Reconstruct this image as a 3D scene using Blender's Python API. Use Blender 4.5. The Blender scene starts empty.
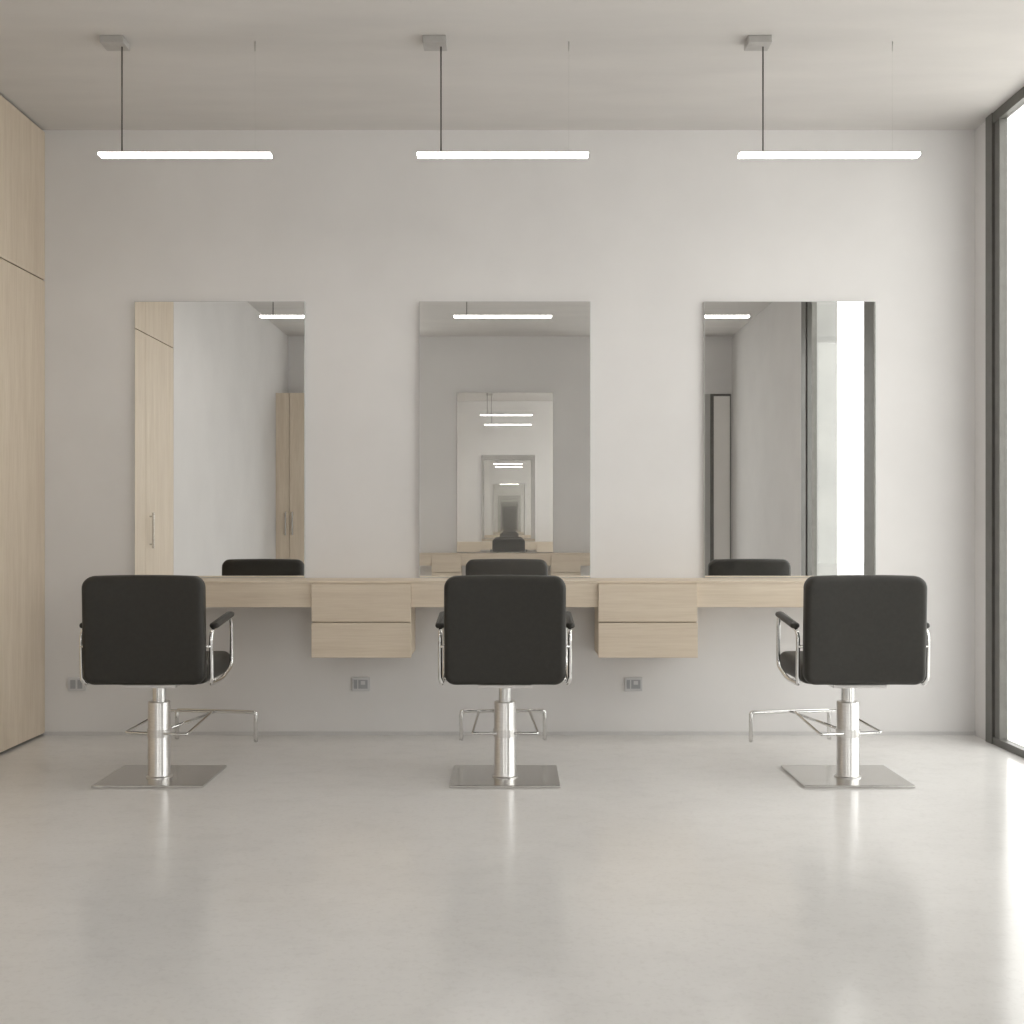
import bpy, bmesh, math
from mathutils import Vector, Matrix

scene = bpy.context.scene
try:
    scene.view_settings.view_transform = 'Standard'
    scene.view_settings.look = 'None'
except Exception as e:
    print(e)

XL, XR = -2.325, 2.325      # side walls
R = 6.5                     # room depth (back wall y=0, rear wall y=-R)
H = 3.025                   # ceiling
COL = scene.collection

# ------------------------------------------------------------------ materials
def new_mat(name):
    m = bpy.data.materials.new(name); m.use_nodes = True
    nt = m.node_tree
    b = nt.nodes.get('Principled BSDF')
    return m, nt, b

def noise_mix(nt, scale, c1, c2, detail=4, vec_scale=(1,1,1), lo=0.35, hi=0.65, rough=0.55):
    tc = nt.nodes.new('ShaderNodeTexCoord')
    mp = nt.nodes.new('ShaderNodeMapping'); mp.inputs['Scale'].default_value = vec_scale
    nt.links.new(tc.outputs['Object'], mp.inputs['Vector'])
    n = nt.nodes.new('ShaderNodeTexNoise'); n.inputs['Scale'].default_value = scale
    n.inputs['Detail'].default_value = detail; n.inputs['Roughness'].default_value = rough
    nt.links.new(mp.outputs['Vector'], n.inputs['Vector'])
    r = nt.nodes.new('ShaderNodeValToRGB')
    r.color_ramp.elements[0].position = lo; r.color_ramp.elements[1].position = hi
    r.color_ramp.elements[0].color = (*c1, 1); r.color_ramp.elements[1].color = (*c2, 1)
    nt.links.new(n.outputs['Fac'], r.inputs['Fac'])
    return n, r

def bump(nt, b, src, strength, dist=0.01):
    bp = nt.nodes.new('ShaderNodeBump'); bp.inputs['Strength'].default_value = strength
    bp.inputs['Distance'].default_value = dist
    nt.links.new(src, bp.inputs['Height']); nt.links.new(bp.outputs['Normal'], b.inputs['Normal'])

def mat_noise(name, c1, c2, scale, rough, vec=(1,1,1), bmp=0.05, metallic=0, detail=5, lo=.35, hi=.65, dist=.004):
    m, nt, b = new_mat(name)
    n, r = noise_mix(nt, scale, c1, c2, detail, vec, lo, hi)
    nt.links.new(r.outputs['Color'], b.inputs['Base Color'])
    b.inputs['Roughness'].default_value = rough; b.inputs['Metallic'].default_value = metallic
    if bmp: bump(nt, b, n.outputs['Fac'], bmp, dist)
    return m

M_wall = mat_noise('plaster_wall', (.735,.722,.716), (.78,.767,.761), 2.2, .75, bmp=.16, detail=9, lo=.3, hi=.7)
M_ceil = mat_noise('ceiling_plaster', (.65,.63,.615), (.70,.678,.66), 3.0, .85, vec=(.5,2,1), bmp=.10, detail=9, lo=.3, hi=.7)
M_base = mat_noise('baseboard_paint', (.60,.59,.585), (.64,.63,.625), 5, .6)
M_black = mat_noise('leather_black', (.0175,.0160,.0125), (.022,.0200,.0160), 60, .5, bmp=.15, dist=.001)
M_frame = mat_noise('window_aluminium', (.14,.137,.125), (.16,.156,.145), 20, .4, metallic=.3, bmp=0)
M_chrome = mat_noise('chrome', (.74,.74,.74), (.80,.80,.79), 40, .12, metallic=1, bmp=0)
M_brush = mat_noise('brushed_steel', (.72,.71,.70), (.80,.79,.78), 40, .28, vec=(1,1,8), metallic=1, bmp=0)
M_plate = mat_noise('steel_plate', (.62,.61,.59), (.68,.67,.65), 25, .25, vec=(1,8,1), metallic=1, bmp=0)
M_canopy = mat_noise('canopy_grey', (.46,.445,.43), (.50,.485,.47), 30, .5, bmp=0)
M_cord = mat_noise('cord_dark', (.10,.09,.085), (.12,.11,.10), 30, .6, bmp=0)
M_wire = mat_noise('thin_wire', (.5,.49,.47), (.55,.53,.5), 30, .5, bmp=0)
M_dark = mat_noise('shadow_gap', (.05,.045,.04), (.06,.055,.05), 10, .9, bmp=0)
M_outlet = mat_noise('outlet_plastic', (.60,.60,.61), (.64,.64,.65), 10, .4, bmp=0)
M_outlet_d = mat_noise('outlet_insert', (.34,.35,.37), (.38,.39,.41), 10, .4, bmp=0)
M_ground = mat_noise('outdoor_paving', (.76,.75,.73), (.82,.81,.79), 1.5, .8)
M_edge = mat_noise('mirror_edge', (.55,.56,.55), (.62,.62,.6), 10, .35, metallic=.4, bmp=0)
M_ext = mat_noise('exterior_render', (.33,.33,.325), (.38,.38,.37), 4, .85, bmp=.1)
M_refl_white = mat_noise('painted_door', (.84,.82,.79), (.87,.85,.82), 3, .5, bmp=0)  # bright glass of the repeated window reflection, put into the colour
M_refl_grey = mat_noise('painted_side_panel', (.42,.41,.40), (.46,.45,.44), 3, .5, bmp=0)  # grey strip of the same imitated reflection

# floor : polished concrete
def floor_mat():
    m, nt, b = new_mat('polished_concrete')
    n, r = noise_mix(nt, 1.6, (.745,.733,.718), (.80,.788,.773), 10, (1,1,1), .3, .72, .62)
    n2, r2 = noise_mix(nt, 9, (.96,.96,.96), (1,1,1), 8, (1,1.3,1), .33, .5, .65)
    n3, r3 = noise_mix(nt, 55, (.96,.957,.955), (1,1,1), 3, (1,1,1), .36, .47, .6)
    mx = nt.nodes.new('ShaderNodeMixRGB'); mx.blend_type = 'MULTIPLY'; mx.inputs[0].default_value = 1
    nt.links.new(r.outputs[0], mx.inputs[1]); nt.links.new(r2.outputs[0], mx.inputs[2])
    mx2 = nt.nodes.new('ShaderNodeMixRGB'); mx2.blend_type = 'MULTIPLY'; mx2.inputs[0].default_value = 1
    nt.links.new(mx.outputs[0], mx2.inputs[1]); nt.links.new(r3.outputs[0], mx2.inputs[2])
    nt.links.new(mx2.outputs[0], b.inputs['Base Color'])
    mr = nt.nodes.new('ShaderNodeMapRange')
    mr.inputs['To Min'].default_value = .11; mr.inputs['To Max'].default_value = .22
    b.inputs['IOR'].default_value = 1.5
    nt.links.new(n2.outputs['Fac'], mr.inputs['Value']); nt.links.new(mr.outputs[0], b.inputs['Roughness'])
    bump(nt, b, n3.outputs['Fac'], .015, .002)
    return m
M_floor = floor_mat()

def wood(name, vec, c1=(.66,.56,.445), c2=(.745,.65,.53)):
    m, nt, b = new_mat(name)
    n, r = noise_mix(nt, 3.0, c1, c2, 7, vec, .3, .7, .6)
    n2, r2 = noise_mix(nt, 14.0, (.94,.93,.91), (1,1,1), 4, vec, .35, .6, .5)
    mx = nt.nodes.new('ShaderNodeMixRGB'); mx.blend_type = 'MULTIPLY'; mx.inputs[0].default_value = 1
    nt.links.new(r.outputs[0], mx.inputs[1]); nt.links.new(r2.outputs[0], mx.inputs[2])
    nt.links.new(mx.outputs[0], b.inputs['Base Color'])
    b.inputs['Roughness'].default_value = .5
    bump(nt, b, n2.outputs['Fac'], .04, .001)
    return m
M_woodV = wood('ash_wood_vertical', (7,7,.45))
M_woodH = wood('ash_wood_horizontal', (.45,7,9))

def mirror_mat(name, deep):
    m, nt, b = new_mat(name)
    n, r = noise_mix(nt, 1.0, (.93,.93,.92), (.94,.94,.93))
    nt.links.new(r.outputs[0], b.inputs['Base Color'])
    b.inputs['Metallic'].default_value = 1; b.inputs['Roughness'].default_value = 0.0
    if deep:
        # same physical mirror reflection, written as a reflected ray, so facing mirrors recurse deeper
        g = nt.nodes.new('ShaderNodeNewGeometry')
        neg = nt.nodes.new('ShaderNodeVectorMath'); neg.operation = 'SCALE'; neg.inputs['Scale'].default_value = -1
        nt.links.new(g.outputs['Incoming'], neg.inputs[0])
        rf = nt.nodes.new('ShaderNodeVectorMath'); rf.operation = 'REFLECT'
        nt.links.new(neg.outputs[0], rf.inputs[0]); nt.links.new(g.outputs['Normal'], rf.inputs[1])
        off = nt.nodes.new('ShaderNodeVectorMath'); off.operation = 'MULTIPLY_ADD'
        nt.links.new(g.outputs['Normal'], off.inputs[0]); off.inputs[1].default_value = (.0005,)*3
        nt.links.new(g.outputs['Position'], off.inputs[2])
        p = nt.nodes.new('ShaderNodeBsdfRayPortal')
        nt.links.new(r.outputs[0], p.inputs['Color'])
        nt.links.new(off.outputs[0], p.inputs['Position']); nt.links.new(rf.outputs[0], p.inputs['Direction'])
        mx = nt.nodes.new('ShaderNodeMixShader'); mx.inputs[0].default_value = .66
        nt.links.new(b.outputs[0], mx.inputs[1]); nt.links.new(p.outputs[0], mx.inputs[2])
        # faint diffuse haze mixed in to lift the dark end of the recursion
        hz = nt.nodes.new('ShaderNodeBsdfDiffuse'); hz.inputs['Color'].default_value = (.92,.90,.88,1)
        m2 = nt.nodes.new('ShaderNodeMixShader'); m2.inputs[0].default_value = .04
        nt.links.new(mx.outputs[0], m2.inputs[1]); nt.links.new(hz.outputs[0], m2.inputs[2])
        o = nt.nodes.get('Material Output'); nt.links.new(m2.outputs[0], o.inputs[0])
    return m
M_mirror = mirror_mat('mirror_glass', False)
M_mirror_d = mirror_mat('mirror_glass_facing', True)

def glass_mat():
    m = bpy.data.materials.new('window_glass'); m.use_nodes = True
    nt = m.node_tree; nt.nodes.clear()
    o = nt.nodes.new('ShaderNodeOutputMaterial')
    t = nt.nodes.new('ShaderNodeBsdfTransparent'); t.inputs[0].default_value = (.97,.98,.97,1)
    g = nt.nodes.new('ShaderNodeBsdfGlossy'); g.inputs['Roughness'].default_value = 0
    mx = nt.nodes.new('ShaderNodeMixShader'); mx.inputs[0].default_value = .05
    nt.links.new(t.outputs[0], mx.inputs[1]); nt.links.new(g.outputs[0], mx.inputs[2])
    nt.links.new(mx.outputs[0], o.inputs[0])
    return m
M_glass = glass_mat()

def emit_mat():
    m = bpy.data.materials.new('led_diffuser'); m.use_nodes = True
    nt = m.node_tree; nt.nodes.clear()
    o = nt.nodes.new('ShaderNodeOutputMaterial')
    e = nt.nodes.new('ShaderNodeEmission'); e.inputs[0].default_value = (1,.965,.93,1); e.inputs[1].default_value = 16
    nt.links.new(e.outputs[0], o.inputs[0])
    return m
M_emit = emit_mat()

# ------------------------------------------------------------------ helpers
def mesh_obj(name, bm, mat, parent=None, smooth=False, loc=None):
    me = bpy.data.meshes.new(name)
    bmesh.ops.recalc_face_normals(bm, faces=bm.faces)
    bm.to_mesh(me); bm.free()
    o = bpy.data.objects.new(name, me); COL.objects.link(o)
    if mat: 
        for mm in (mat if isinstance(mat, (list, tuple)) else [mat]): me.materials.append(mm)
    if smooth:
        for p in me.polygons: p.use_smooth = True
    if parent: o.parent = parent
    if loc: o.location = loc
    return o

def add_box(bm, x0,x1,y0,y1,z0,z1, mi=0, bev=0):
    vs = [bm.verts.new(v) for v in [(x0,y0,z0),(x1,y0,z0),(x1,y1,z0),(x0,y1,z0),(x0,y0,z1),(x1,y0,z1),(x1,y1,z1),(x0,y1,z1)]]
    fs = []
    for f in [(0,3,2,1),(4,5,6,7),(0,1,5,4),(1,2,6,5),(2,3,7,6),(3,0,4,7)]:
        fc = bm.faces.new([vs[i] for i in f]); fc.material_index = mi; fs.append(fc)
    if bev:
        es = list({e for f in fs for e in f.edges})
        bmesh.ops.bevel(bm, geom=es, offset=bev, segments=2, affect='EDGES', profile=.5, material=-1)

def boxes(name, lst, mat, parent=None, bev=0):
    bm = bmesh.new()
    for b in lst:
        mi = b[6] if len(b) > 6 else 0
        add_box(bm, *b[:6], mi=mi, bev=bev)
    return mesh_obj(name, bm, mat, parent)

def empty(name, loc=(0,0,0)):
    e = bpy.data.objects.new(name, None); COL.objects.link(e); e.location = loc
    e.empty_display_size = .1
    return e

def fillet(pts, r, n=6, closed=False):
    P = [Vector(p) for p in pts]; out = []
    N = len(P)
    for i in range(N):
        if not closed and i in (0, N-1): out.append(P[i]); continue
        a, b, c = P[i-1], P[i], P[(i+1) % N]
        u = (a-b); v = (c-b)
        rr = min(r, u.length*.45, v.length*.45)
        u.normalize(); v.normalize()
        p0 = b+u*rr; p1 = b+v*rr
        for k in range(n+1):
            t = k/n
            out.append((1-t)**2*p0 + 2*t*(1-t)*b + t*t*p1)
    return out

def tube(name, pts, rad, mat, parent=None, r=0.02, closed=False, seg=12):
    """swept tube mesh along filleted polyline"""
    P = fillet(pts, r, closed=closed) if r else [Vector(p) for p in pts]
    N = len(P); bm = bmesh.new(); rings = []
    prev = None
    for i in range(N):
        if closed: t = (P[(i+1)%N]-P[i-1])
        else: t = P[min(i+1,N-1)]-P[max(i-1,0)]
        t.normalize()
        if prev is None:
            ref = Vector((0,0,1)) if abs(t.z) < .9 else Vector((1,0,0))
            nrm = t.cross(ref).normalized()
        else:
            nrm = (prev - t*prev.dot(t)).normalized()
        prev = nrm; bi = t.cross(nrm)
        rings.append([bm.verts.new(P[i]+(nrm*math.cos(a)+bi*math.sin(a))*rad) for a in [2*math.pi*k/seg for k in range(seg)]])
    for i in range(N if closed else N-1):
        A, B = rings[i], rings[(i+1)%N]
        sh = 0
        if closed and i == N-1:
            sh = min(range(seg), key=lambda s:(A[0].co-B[s].co).length)
        for k in range(seg):
            bm.faces.new([A[k],A[(k+1)%seg],B[(k+1+sh)%seg],B[(k+sh)%seg]])
    if not closed:
        bm.faces.new(rings[0]); bm.faces.new(rings[-1])
    return mesh_obj(name, bm, mat, parent, smooth=True)

def lathe(name, prof, mat, parent=None, loc=(0,0,0), seg=40):
    bm = bmesh.new(); rings = []
    for r, z in prof:
        r = max(r, .0005)
        rings.append([bm.verts.new((r*math.cos(2*math.pi*k/seg), r*math.sin(2*math.pi*k/seg), z)) for k in range(seg)])
    for A, B in zip(rings, rings[1:]):
        for k in range(seg):
            bm.faces.new([A[k],A[(k+1)%seg],B[(k+1)%seg],B[k]])
    bm.faces.new(rings[0]); bm.faces.new(rings[-1])
    o = mesh_obj(name, bm, mat, parent, loc=loc)
    for p in o.data.polygons: p.use_smooth = len(p.vertices) == 4
    m = o.modifiers.new('es', 'EDGE_SPLIT'); m.split_angle = math.radians(35)
    return o

def rr_ring(hx, hz, r, n=8):
    pts = []
    for cx, cz, a0 in [(1,1,0),(-1,1,90),(-1,-1,180),(1,-1,270)]:
        for k in range(n+1):
            a = math.radians(a0+90*k/n)
            pts.append((cx*(hx-r)+r*math.cos(a), cz*(hz-r)+r*math.sin(a)))
    out = []
    M = len(pts)
    for i in range(M):
        out.append(pts[i])
        if (i+1) % (n+1) == 0:
            a, b = pts[i], pts[(i+1)%M]
            for k in range(1, 10):
                t = k/10; out.append((a[0]+(b[0]-a[0])*t, a[1]+(b[1]-a[1])*t))
    return out

def cushion(name, hx, hz, t, rc, re, mat, parent, bulge=.012, bulge2=None, curve=0, xf=None, crown=0):
    """rounded upholstered slab: outline in (x,z), thickness along y"""
    if bulge2 is None: bulge2 = bulge
    bm = bmesh.new(); layers = []
    def ring(inset, y):
        r = max(rc-inset, .012)
        k = inset
        return [(x, y, z) for x, z in rr_ring(hx-k, hz-k, min(r, hx-k-.001, hz-k-.001))]
    ns = 6
    insets = [.04, .07, .11, .15]
    insets = [i for i in insets if i < min(hx, hz)-.03] or [re+.002]
    for i in reversed(insets):
        f = (i-re)/max(insets[-1]-re, .001); layers.append(ring(i, -t/2-bulge*math.sin(f*math.pi/2)))
    for k in range(ns+1):
        a = math.pi/2*k/ns
        layers.append(ring(re*(1-math.sin(a)), -t/2+re*(1-math.cos(a))))
    for k in range(ns, -1, -1):
        a = math.pi/2*k/ns
        layers.append(ring(re*(1-math.sin(a)), t/2-re*(1-math.cos(a))))
    for i in insets:
        f = (i-re)/max(insets[-1]-re, .001); layers.append(ring(i, t/2+bulge2*math.sin(f*math.pi/2)))
    rings = []
    for L in layers:
        rg = []
        for x, y, z in L:
            y += curve*x*x
            z += crown*(1-(x/hx)**2)*(1 if z > 0 else -.3)*abs(z)/hz
            v = Vector((x, y, z))
            if xf: v = xf @ v
            rg.append(bm.verts.new(v))
        rings.append(rg)
    n = len(rings[0])
    for A, B in zip(rings, rings[1:]):
        for k in range(n): bm.faces.new([A[k],A[(k+1)%n],B[(k+1)%n],B[k]])
    bm.faces.new(rings[0]); bm.faces.new(rings[-1])
    return mesh_obj(name, bm, mat, parent, smooth=True)

# ------------------------------------------------------------------ room shell
WT = .03
boxes('floor', [(XL-.2, XR+WT, -R-.2, .2, -.1, 0)], M_floor)
boxes('ceiling', [(XL-.2, XR+WT, -R-.2, .2, H, H+.15)], M_ceil)
boxes('wall_back', [(XL-.2, XR+WT, 0, .2, 0, H)], M_wall)
# left wall, with a plaster lining that ends where the built-in wardrobe starts
WD = 2.3
boxes('wall_left', [(XL-.2, XL-.041, -R, 0, 0, H)], M_wall)
boxes('trim_2', [(XL-.041, XL, -R, -WD-.001, 0, H)], M_wall)
# right wall with large window opening
W0, W1 = .17, 3.5
boxes('wall_right', [(XR, XR+WT, -W0, 0, 0, H), (XR, XR+WT, -R, -W1, 0, H)], M_wall)
boxes('trim_1', [(XR+WT+.001, XR+.19, -W1-.2, -3.21, -.1, H+.9)], M_ext)   # exterior fin beside the window
# rear wall; its two window openings are added to let in frontal daylight
added_windows = [(-1.80,-1.0), (.90,1.78)]
refl_span = (1.98, 2.31)
boxes('wall_rear', [(XL-.2, added_windows[0][0], -R-.2, -R, 0, H), (added_windows[0][1], added_windows[1][0], -R-.2, -R, 0, H),
                    (added_windows[1][1], refl_span[0], -R-.2, -R, 0, H), (refl_span[0], XR+WT, -R-.2, -R, 2.42, H),
                    (refl_span[1], XR+WT, -R-.2, -R, 0, 2.42)], M_wall)
boxes('baseboard_back', [(XL, XR, -.008, 0, 0, .018)], M_base)
boxes('baseboard_left', [(XL, XL+.008, -R, -WD, 0, .018)], M_base)
boxes('baseboard_right', [(XR-.008, XR, -R, -W1, 0, .018)], M_base)

w = empty('window_1', (XR, -W0, 0))
def child_boxes(nm, lst, mat, par, bev=0):
    o = boxes(nm, lst, mat, None, bev)
    o.parent = par; o.matrix_parent_inverse = Matrix.Translation(par.location).inverted()
    return o
fx0, fx1 = XR-.016, XR+WT
fr = []
fr.append((fx0, fx1, -.245, -W0, 0, H))             # outer jamb near the back wall
fr.append((fx0+.008, fx1, -.315, -.26, .035, H-.05))   # sash stile
fr.append((fx0+.022, fx1, -.26, -.245, .035, H-.05))
fr.append((fx0+.0, fx1, -1.73, -1.63, .0, H))        # mullion
fr.append((fx0+.008, fx1, -1.87, -1.75, .035, H-.05))
fr.append((fx0+.022, fx1, -1.75, -1.73, .035, H-.05))
fr.append((fx0, fx1, -W1, -3.36, 0, H))
fr.append((fx0+.008, fx1, -3.34, -3.2, .035, H-.05))
fr.append((fx0+.022, fx1, -3.36, -3.34, .035, H-.05))
fr.append((fx0+.004, fx1, -3.36, -.245, 0, .035))
fr.append((fx0+.004, fx1, -3.36, -.245, H-.05, H))
child_boxes('frame', fr, M_frame, w)
child_boxes('glass_pane_1', [(XR+.012, XR+.018, -1.63, -.315, .035, H-.05)], M_glass, w)
child_boxes('glass_pane_2', [(XR+.012, XR+.018, -3.2, -1.87, .035, H-.05)], M_glass, w)

for i, (a, b) in enumerate(added_windows):  # unseen windows, added as a source of frontal daylight
    w = empty('window_%d' % (i+2), (a, -R, 0))
    child_boxes('frame', [(a, a+.06, -R-.1, -R, 0, H), (b-.06, b, -R-.1, -R, 0, H), (a+.06, b-.06, -R-.1, -R, 0, .05), (a+.06, b-.06, -R-.1, -R, H-.05, H)], M_frame, w)
    child_boxes('glass_pane', [(a+.06, b-.06, -R-.06, -R-.054, .05, H-.05)], M_glass, w)
d = empty('door_1', (refl_span[0], -R, 0))  # added panels, coloured to imitate the window's repeated reflection in the right mirror
child_boxes('side_panel', [(refl_span[0], refl_span[0]+.115, -R-.1, -R+.01, 0, 2.42)], M_refl_grey, d)
child_boxes('door_frame', [(refl_span[0]+.115, refl_span[0]+.15, -R-.1, -R+.02, 0, 2.42), (refl_span[1]-.008, refl_span[1], -R-.1, -R+.012, 0, 2.42), (refl_span[0]+.15, refl_span[1]-.008, -R-.1, -R+.02, 2.40, 2.42)], M_frame, d)
child_boxes('door_leaf', [(refl_span[0]+.151, refl_span[1]-.009, -R-.04, -R+.008, .004, 2.398)], M_refl_white, d)

# outside ground
boxes('outdoor_ground', [(-25, 25, -30, 25, -.3, -.12)], M_ground)

# ------------------------------------------------------------------ wardrobe on left wall
def wardrobe():
    e = empty('built_in_wardrobe', (XL, -WD/2, 0))
    seams = [0, .84, 1.68, WD]
    pan = []; g = .0025
    for a, b in zip(seams, seams[1:]):
        for z0, z1 in [(.012, 2.268), (2.274, H-.012)]:
            pan.append((XL-.026, XL, -b+g, (-a-g) if a else -.001, z0, z1))
    child_boxes('door_panels', pan, M_woodV, e, bev=.0008)
    child_boxes('carcass', [(XL-.040, XL-.027, -WD, -.001, .001, H-.001)], M_dark, e)
    hs = []
    for yy in (1.68+.08,):
        hs.append((XL+.016, XL+.028, -yy-.006, -yy+.006, .90, 1.13))
        hs.append((XL, XL+.017, -yy-.005, -yy+.005, .92, .93))
        hs.append((XL, XL+.017, -yy-.005, -yy+.005, 1.10, 1.11))
    child_boxes('handles', hs, M_plate, e)
wardrobe()

def tall_cabinet():
    x0, x1, y0, y1, z1 = XL+.002, -1.84, -R+.002, -R+.63, 2.36
    e = empty('tall_cabinet', (x0, y0, 0))
    child_boxes('carcass', [(x0, x1, y0, y1, 0, z1)], M_woodV, e)
    mid = -2.19
    child_boxes('doors', [(x0, mid-.002, y1, y1+.02, .06, z1), (mid+.002, x1, y1, y1+.02, .06, z1)], M_woodV, e, bev=.001)
    child_boxes('handles', [(mid-.040, mid-.028, y1+.02, y1+.045, .95, 1.18), (mid+.028, mid+.040, y1+.02, y1+.045, .95, 1.18)], M_plate, e)
tall_cabinet()

# ------------------------------------------------------------------ mirrors
def mirror(x0, x1, z0, z1, y, sgn, mat):
    e = empty('wall_mirror', ((x0+x1)/2, y, z0))
    ya, yb = sorted((y, y+sgn*.018))
    child_boxes('backing', [(x0, x1, ya, yb, z0, z1)], M_edge, e)
    ya, yb = sorted((y+sgn*.0182, y+sgn*.022))
    b = .003
    child_boxes('mirror_glass', [(x0+b, x1-b, ya, yb, z0+b, z1-b)], mat, e)
CT = .785
mirror(-1.872, -1.022, CT+.001, 2.165, 0, -1, M_mirror)
mirror(-.454, .402, CT+.001, 2.165, 0, -1, M_mirror_d)
mirror(.968, 1.824, CT+.001, 2.165, 0, -1, M_mirror)
mirror(-.557, .452, .765, 2.437, -R, 1, M_mirror_d)

# ------------------------------------------------------------------ counter
def counter(xa, xb, depth, top, drawers, yw, s, name='vanity_counter'):
    e = empty(name, ((xa+xb)/2, yw, top))
    def by(a, b): return tuple(sorted((yw+s*a, yw+s*b)))
    child_boxes('top_board', [(xa, xb, *by(0.001, depth), top-.012, top)], M_woodH, e, bev=.001)
    ap = []
    cuts = [xa] + [c for d in drawers for c in d] + [xb]
    for a, b in zip(cuts[::2], cuts[1::2]):
        ap.append((a+.001, b-.001, *by(.001, depth-.001), top-.125, top-.0125))
    child_boxes('apron', ap, M_woodH, e, bev=.001)
    bx, fr = [], []
    for a, b in drawers:
        bx.append((a+.004, b-.004, *by(.001, depth-.006), top-.36, top-.0125))
        fr.append((a, b, *by(depth-.004, depth+.016), top-.192, top-.014))
        fr.append((a, b+.002, *by(depth-.004, depth+.018), top-.362, top-.197))
    child_boxes('drawer_boxes', bx, M_woodH, e)
    child_boxes('drawer_fronts', fr, M_woodH, e, bev=.0015)
counter(-1.74, 1.70, .31, CT, [(-.938, -.469), (.418, .885)], 0, -1)
counter(-.93, .85, .30, .76, [(-.80, -.50), (.42, .72)], -R, 1)

# ------------------------------------------------------------------ outlets
def outlet(x, z, sockets=True):
    e = empty('power_outlet', (x, 0, z))
    child_boxes('plate', [(x-.044, x+.044, -.009, 0, z-.034, z+.034)], M_outlet, e, bev=.002)
    if sockets:
        child_boxes('inserts', [(x-.012, x+.034, -.0105, -.009, z-.022, z+.022)], M_outlet_d, e)
        child_boxes('switch_rocker', [(x+.0, x+.022, -.0125, -.0105, z-.002, z+.016)], M_outlet, e)
        child_boxes('side_module', [(x-.034, x-.018, -.0105, -.009, z-.022, z+.022)], M_outlet_d, e)
    else:
        child_boxes('inserts', [(x-.030, x-.004, -.0105, -.009, z-.022, z+.022), (x+.006, x+.030, -.0105, -.009, z-.022, z+.022)], M_outlet_d, e)
outlet(-.745, .255); outlet(.617, .255); outlet(-2.165, .255, False)

# ------------------------------------------------------------------ pendant lamps
def lamp(x0, x1, cord, can, y, z=2.565, wire=None):
    e = empty('pendant_lamp', ((x0+x1)/2, y, z))
    hd = .024
    child_boxes('housing', [(x0, x1, y-hd, y+hd, z+.010, z+.016)], M_canopy, e, bev=.001)
    child_boxes('led_diffuser', [(x0+.002, x1-.002, y-hd+.0003, y+hd-.0003, z, z+.0099)], M_emit, e)
    child_boxes('ceiling_canopy', [(can-.048, can+.048, y-.045, y+.045, H-.030, H)], M_canopy, e, bev=.003)
    t = tube('cord', [(cord, y, z+.016), (cord, y, H-.030)], .0032, M_cord, r=0, seg=8)
    t.parent = e; t.matrix_parent_inverse = Matrix.Translation(e.location).inverted()
    if wire is None: wire = x1-.08
    t = tube('support_wire', [(wire, y+.02, z+.016), (wire, y+.02, H-.03)], .0003, M_wire, r=0, seg=6)
    t.parent = e; t.matrix_parent_inverse = Matrix.Translation(e.location).inverted()
    t = tube('wire_anchor', [(wire, y+.02, H-.04), (wire, y+.02, H)], .0022, M_wire, r=0, seg=8)
    t.parent = e; t.matrix_parent_inverse = Matrix.Translation(e.location).inverted()
DL = 4.80; yl = -5.9+DL; sc = 1180/DL
def px(p): return (p-510)/sc
for x0, x1, cord, can, wr in [(99.5,271.5,122,115,254), (417,588.5,441,435,569), (738.5,919,763,758,894)]:
    lamp(px(x0), px(x1), px(cord), px(can), yl, z=2.549, wire=px(wr))
for c in (-1.45, -.052, 1.372):
    lamp(c-.354, c+.354, c-.26, c-.29, -2.66, z=2.549)

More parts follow.
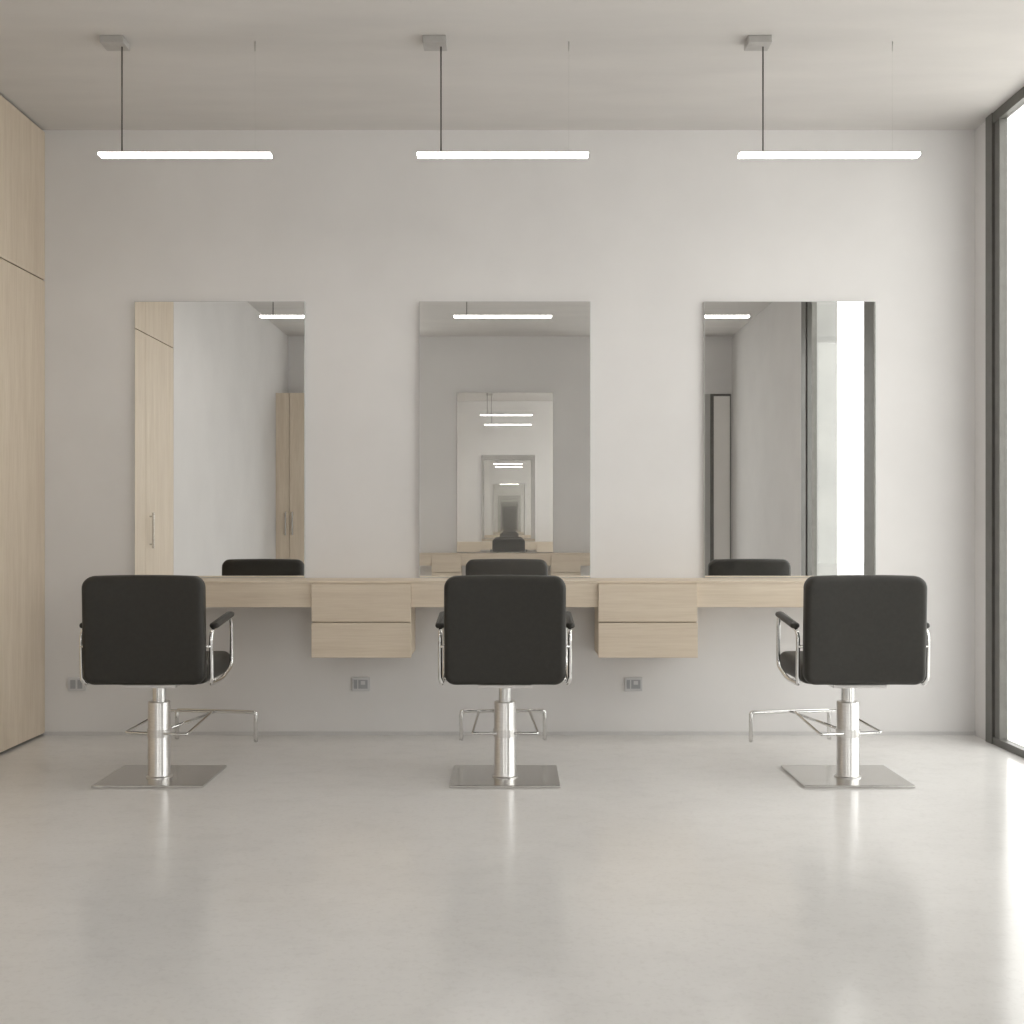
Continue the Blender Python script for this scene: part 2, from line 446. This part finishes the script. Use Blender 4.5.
# ------------------------------------------------------------------ chairs
def chair(cx, cy, foot_rot, up_off, name='salon_chair'):
    """faces +Y (towards the mirrors); origin on floor at column"""
    e = empty(name, (cx, cy, 0))
    yb = -.115   # centre of backrest in y
    boxes('base_plate', [(-.222, .222, -.17, .235, 0, .012)], M_plate, e, bev=.003)
    lathe('hydraulic_column', [(.0,.012),(.054,.012),(.054,.016),(.046,.019),(.045,.021),(.045,.318),(.042,.324),(.030,.325),(.0,.325)], M_brush, e)
    lathe('piston', [(.0,.325),(.027,.325),(.027,.387),(0,.387)], M_chrome, e)
    u = bpy.data.objects.new('seat_assembly', None); COL.objects.link(u); u.parent = e
    u.location = (up_off, 0, 0)
    boxes('seat_bracket', [(-.11, .11, -.08, .26, .387, .402)], M_brush, u, bev=.003)
    xf = Matrix.Translation((0, .145, .447)) @ Matrix.Rotation(math.radians(90), 4, 'X')
    cushion('seat_cushion', .236, .235, .092, .05, .03, M_black, u, bulge=.010, bulge2=.004, xf=xf)
    xf = Matrix.Translation((0, yb, .627)) @ Matrix.Rotation(math.radians(2.5), 4, 'X')
    cushion('backrest', .244, .218, .075, .046, .026, M_black, u, bulge=.004, bulge2=.012, curve=-.28, xf=xf, crown=.004)
    for s, nm in ((-1, 'left'), (1, 'right')):
        x = s*.262
        tube('arm_loop_'+nm, [(x, -.10, .425), (x, -.112, .622), (x, .235, .658), (x, .245, .44), (x, .06, .405), (x*.97, -.085, .405)], .0085, M_chrome, u, r=.045, closed=True)
        tube('arm_strut_'+nm, [(x, .05, .405), (s*.1, .05, .394)], .008, M_chrome, u, r=0)
        tube('arm_fixing_'+nm, [(x, -.11, .56), (s*.225, -.112, .56)], .007, M_chrome, u, r=0)
        xf = Matrix.Translation((x+s*.003, .065, .654)) @ Matrix.Rotation(math.radians(5.5), 4, 'X') @ Matrix.Rotation(math.radians(90), 4, 'X')
        cushion('arm_pad_'+nm, .019, .15, .022, .017, .010, M_black, u, bulge=.001, xf=xf)
    f = bpy.data.objects.new('footrest', None); COL.objects.link(f); f.parent = e
    f.rotation_euler = (0, 0, foot_rot)
    z = .195
    tube('footrest_stirrup', [(-.135, -.03, z), (.135, -.03, z), (.11, .27, z+.045), (-.11, .27, z+.045)], .0055, M_chrome, f, r=.012, closed=True)
    tube('footrest_stem', [(0, .03, z), (0, .56, z)], .006, M_chrome, f, r=0)
    tube('footrest_bar', [(-.192, .56, z-.135), (-.192, .56, z), (.192, .56, z), (.192, .56, z-.135)], .009, M_chrome, f, r=.012)
    lathe('footrest_collar', [(.0, z-.016),(.049, z-.016),(.049, z+.016),(0, z+.016)], M_brush, f)
CY = -5.9+4.87
chair(-.02, CY, math.radians(1.2), 0)
chair(-1.447, CY, math.radians(-10), -.021)
chair(1.394, CY, math.radians(11), .030)

# ------------------------------------------------------------------ light
wd = bpy.data.worlds.new('overcast_sky'); scene.world = wd; wd.use_nodes = True
bg = wd.node_tree.nodes['Background']
bg.inputs[0].default_value = (1, .980, .964, 1); bg.inputs[1].default_value = 3.35

def portal(name, loc, rot, sx, sy):
    l = bpy.data.lights.new(name, 'AREA'); l.shape = 'RECTANGLE'; l.size = sx; l.size_y = sy
    l.cycles.is_portal = True
    o = bpy.data.objects.new(name, l); COL.objects.link(o); o.location = loc; o.rotation_euler = rot
portal('window_1_portal', (XR+.2, -(W0+W1)/2, H/2), (0, math.radians(90), 0), H+.3, W1-W0+.3)
for i, (a, b) in enumerate(added_windows):
    portal('window_%d_portal' % (i+2), ((a+b)/2, -R-.12, H/2), (math.radians(90), 0, 0), b-a, H)

# ------------------------------------------------------------------ camera
cam = bpy.data.cameras.new('camera'); co = bpy.data.objects.new('camera', cam); COL.objects.link(co)
co.location = (0, -5.9, 1.05); co.rotation_euler = (math.radians(90), 0, 0)
cam.sensor_width = 36; cam.lens = 1180/1024*36
cam.shift_x = 2/1024; cam.shift_y = 13/1024
cam.clip_start = .02
scene.camera = co
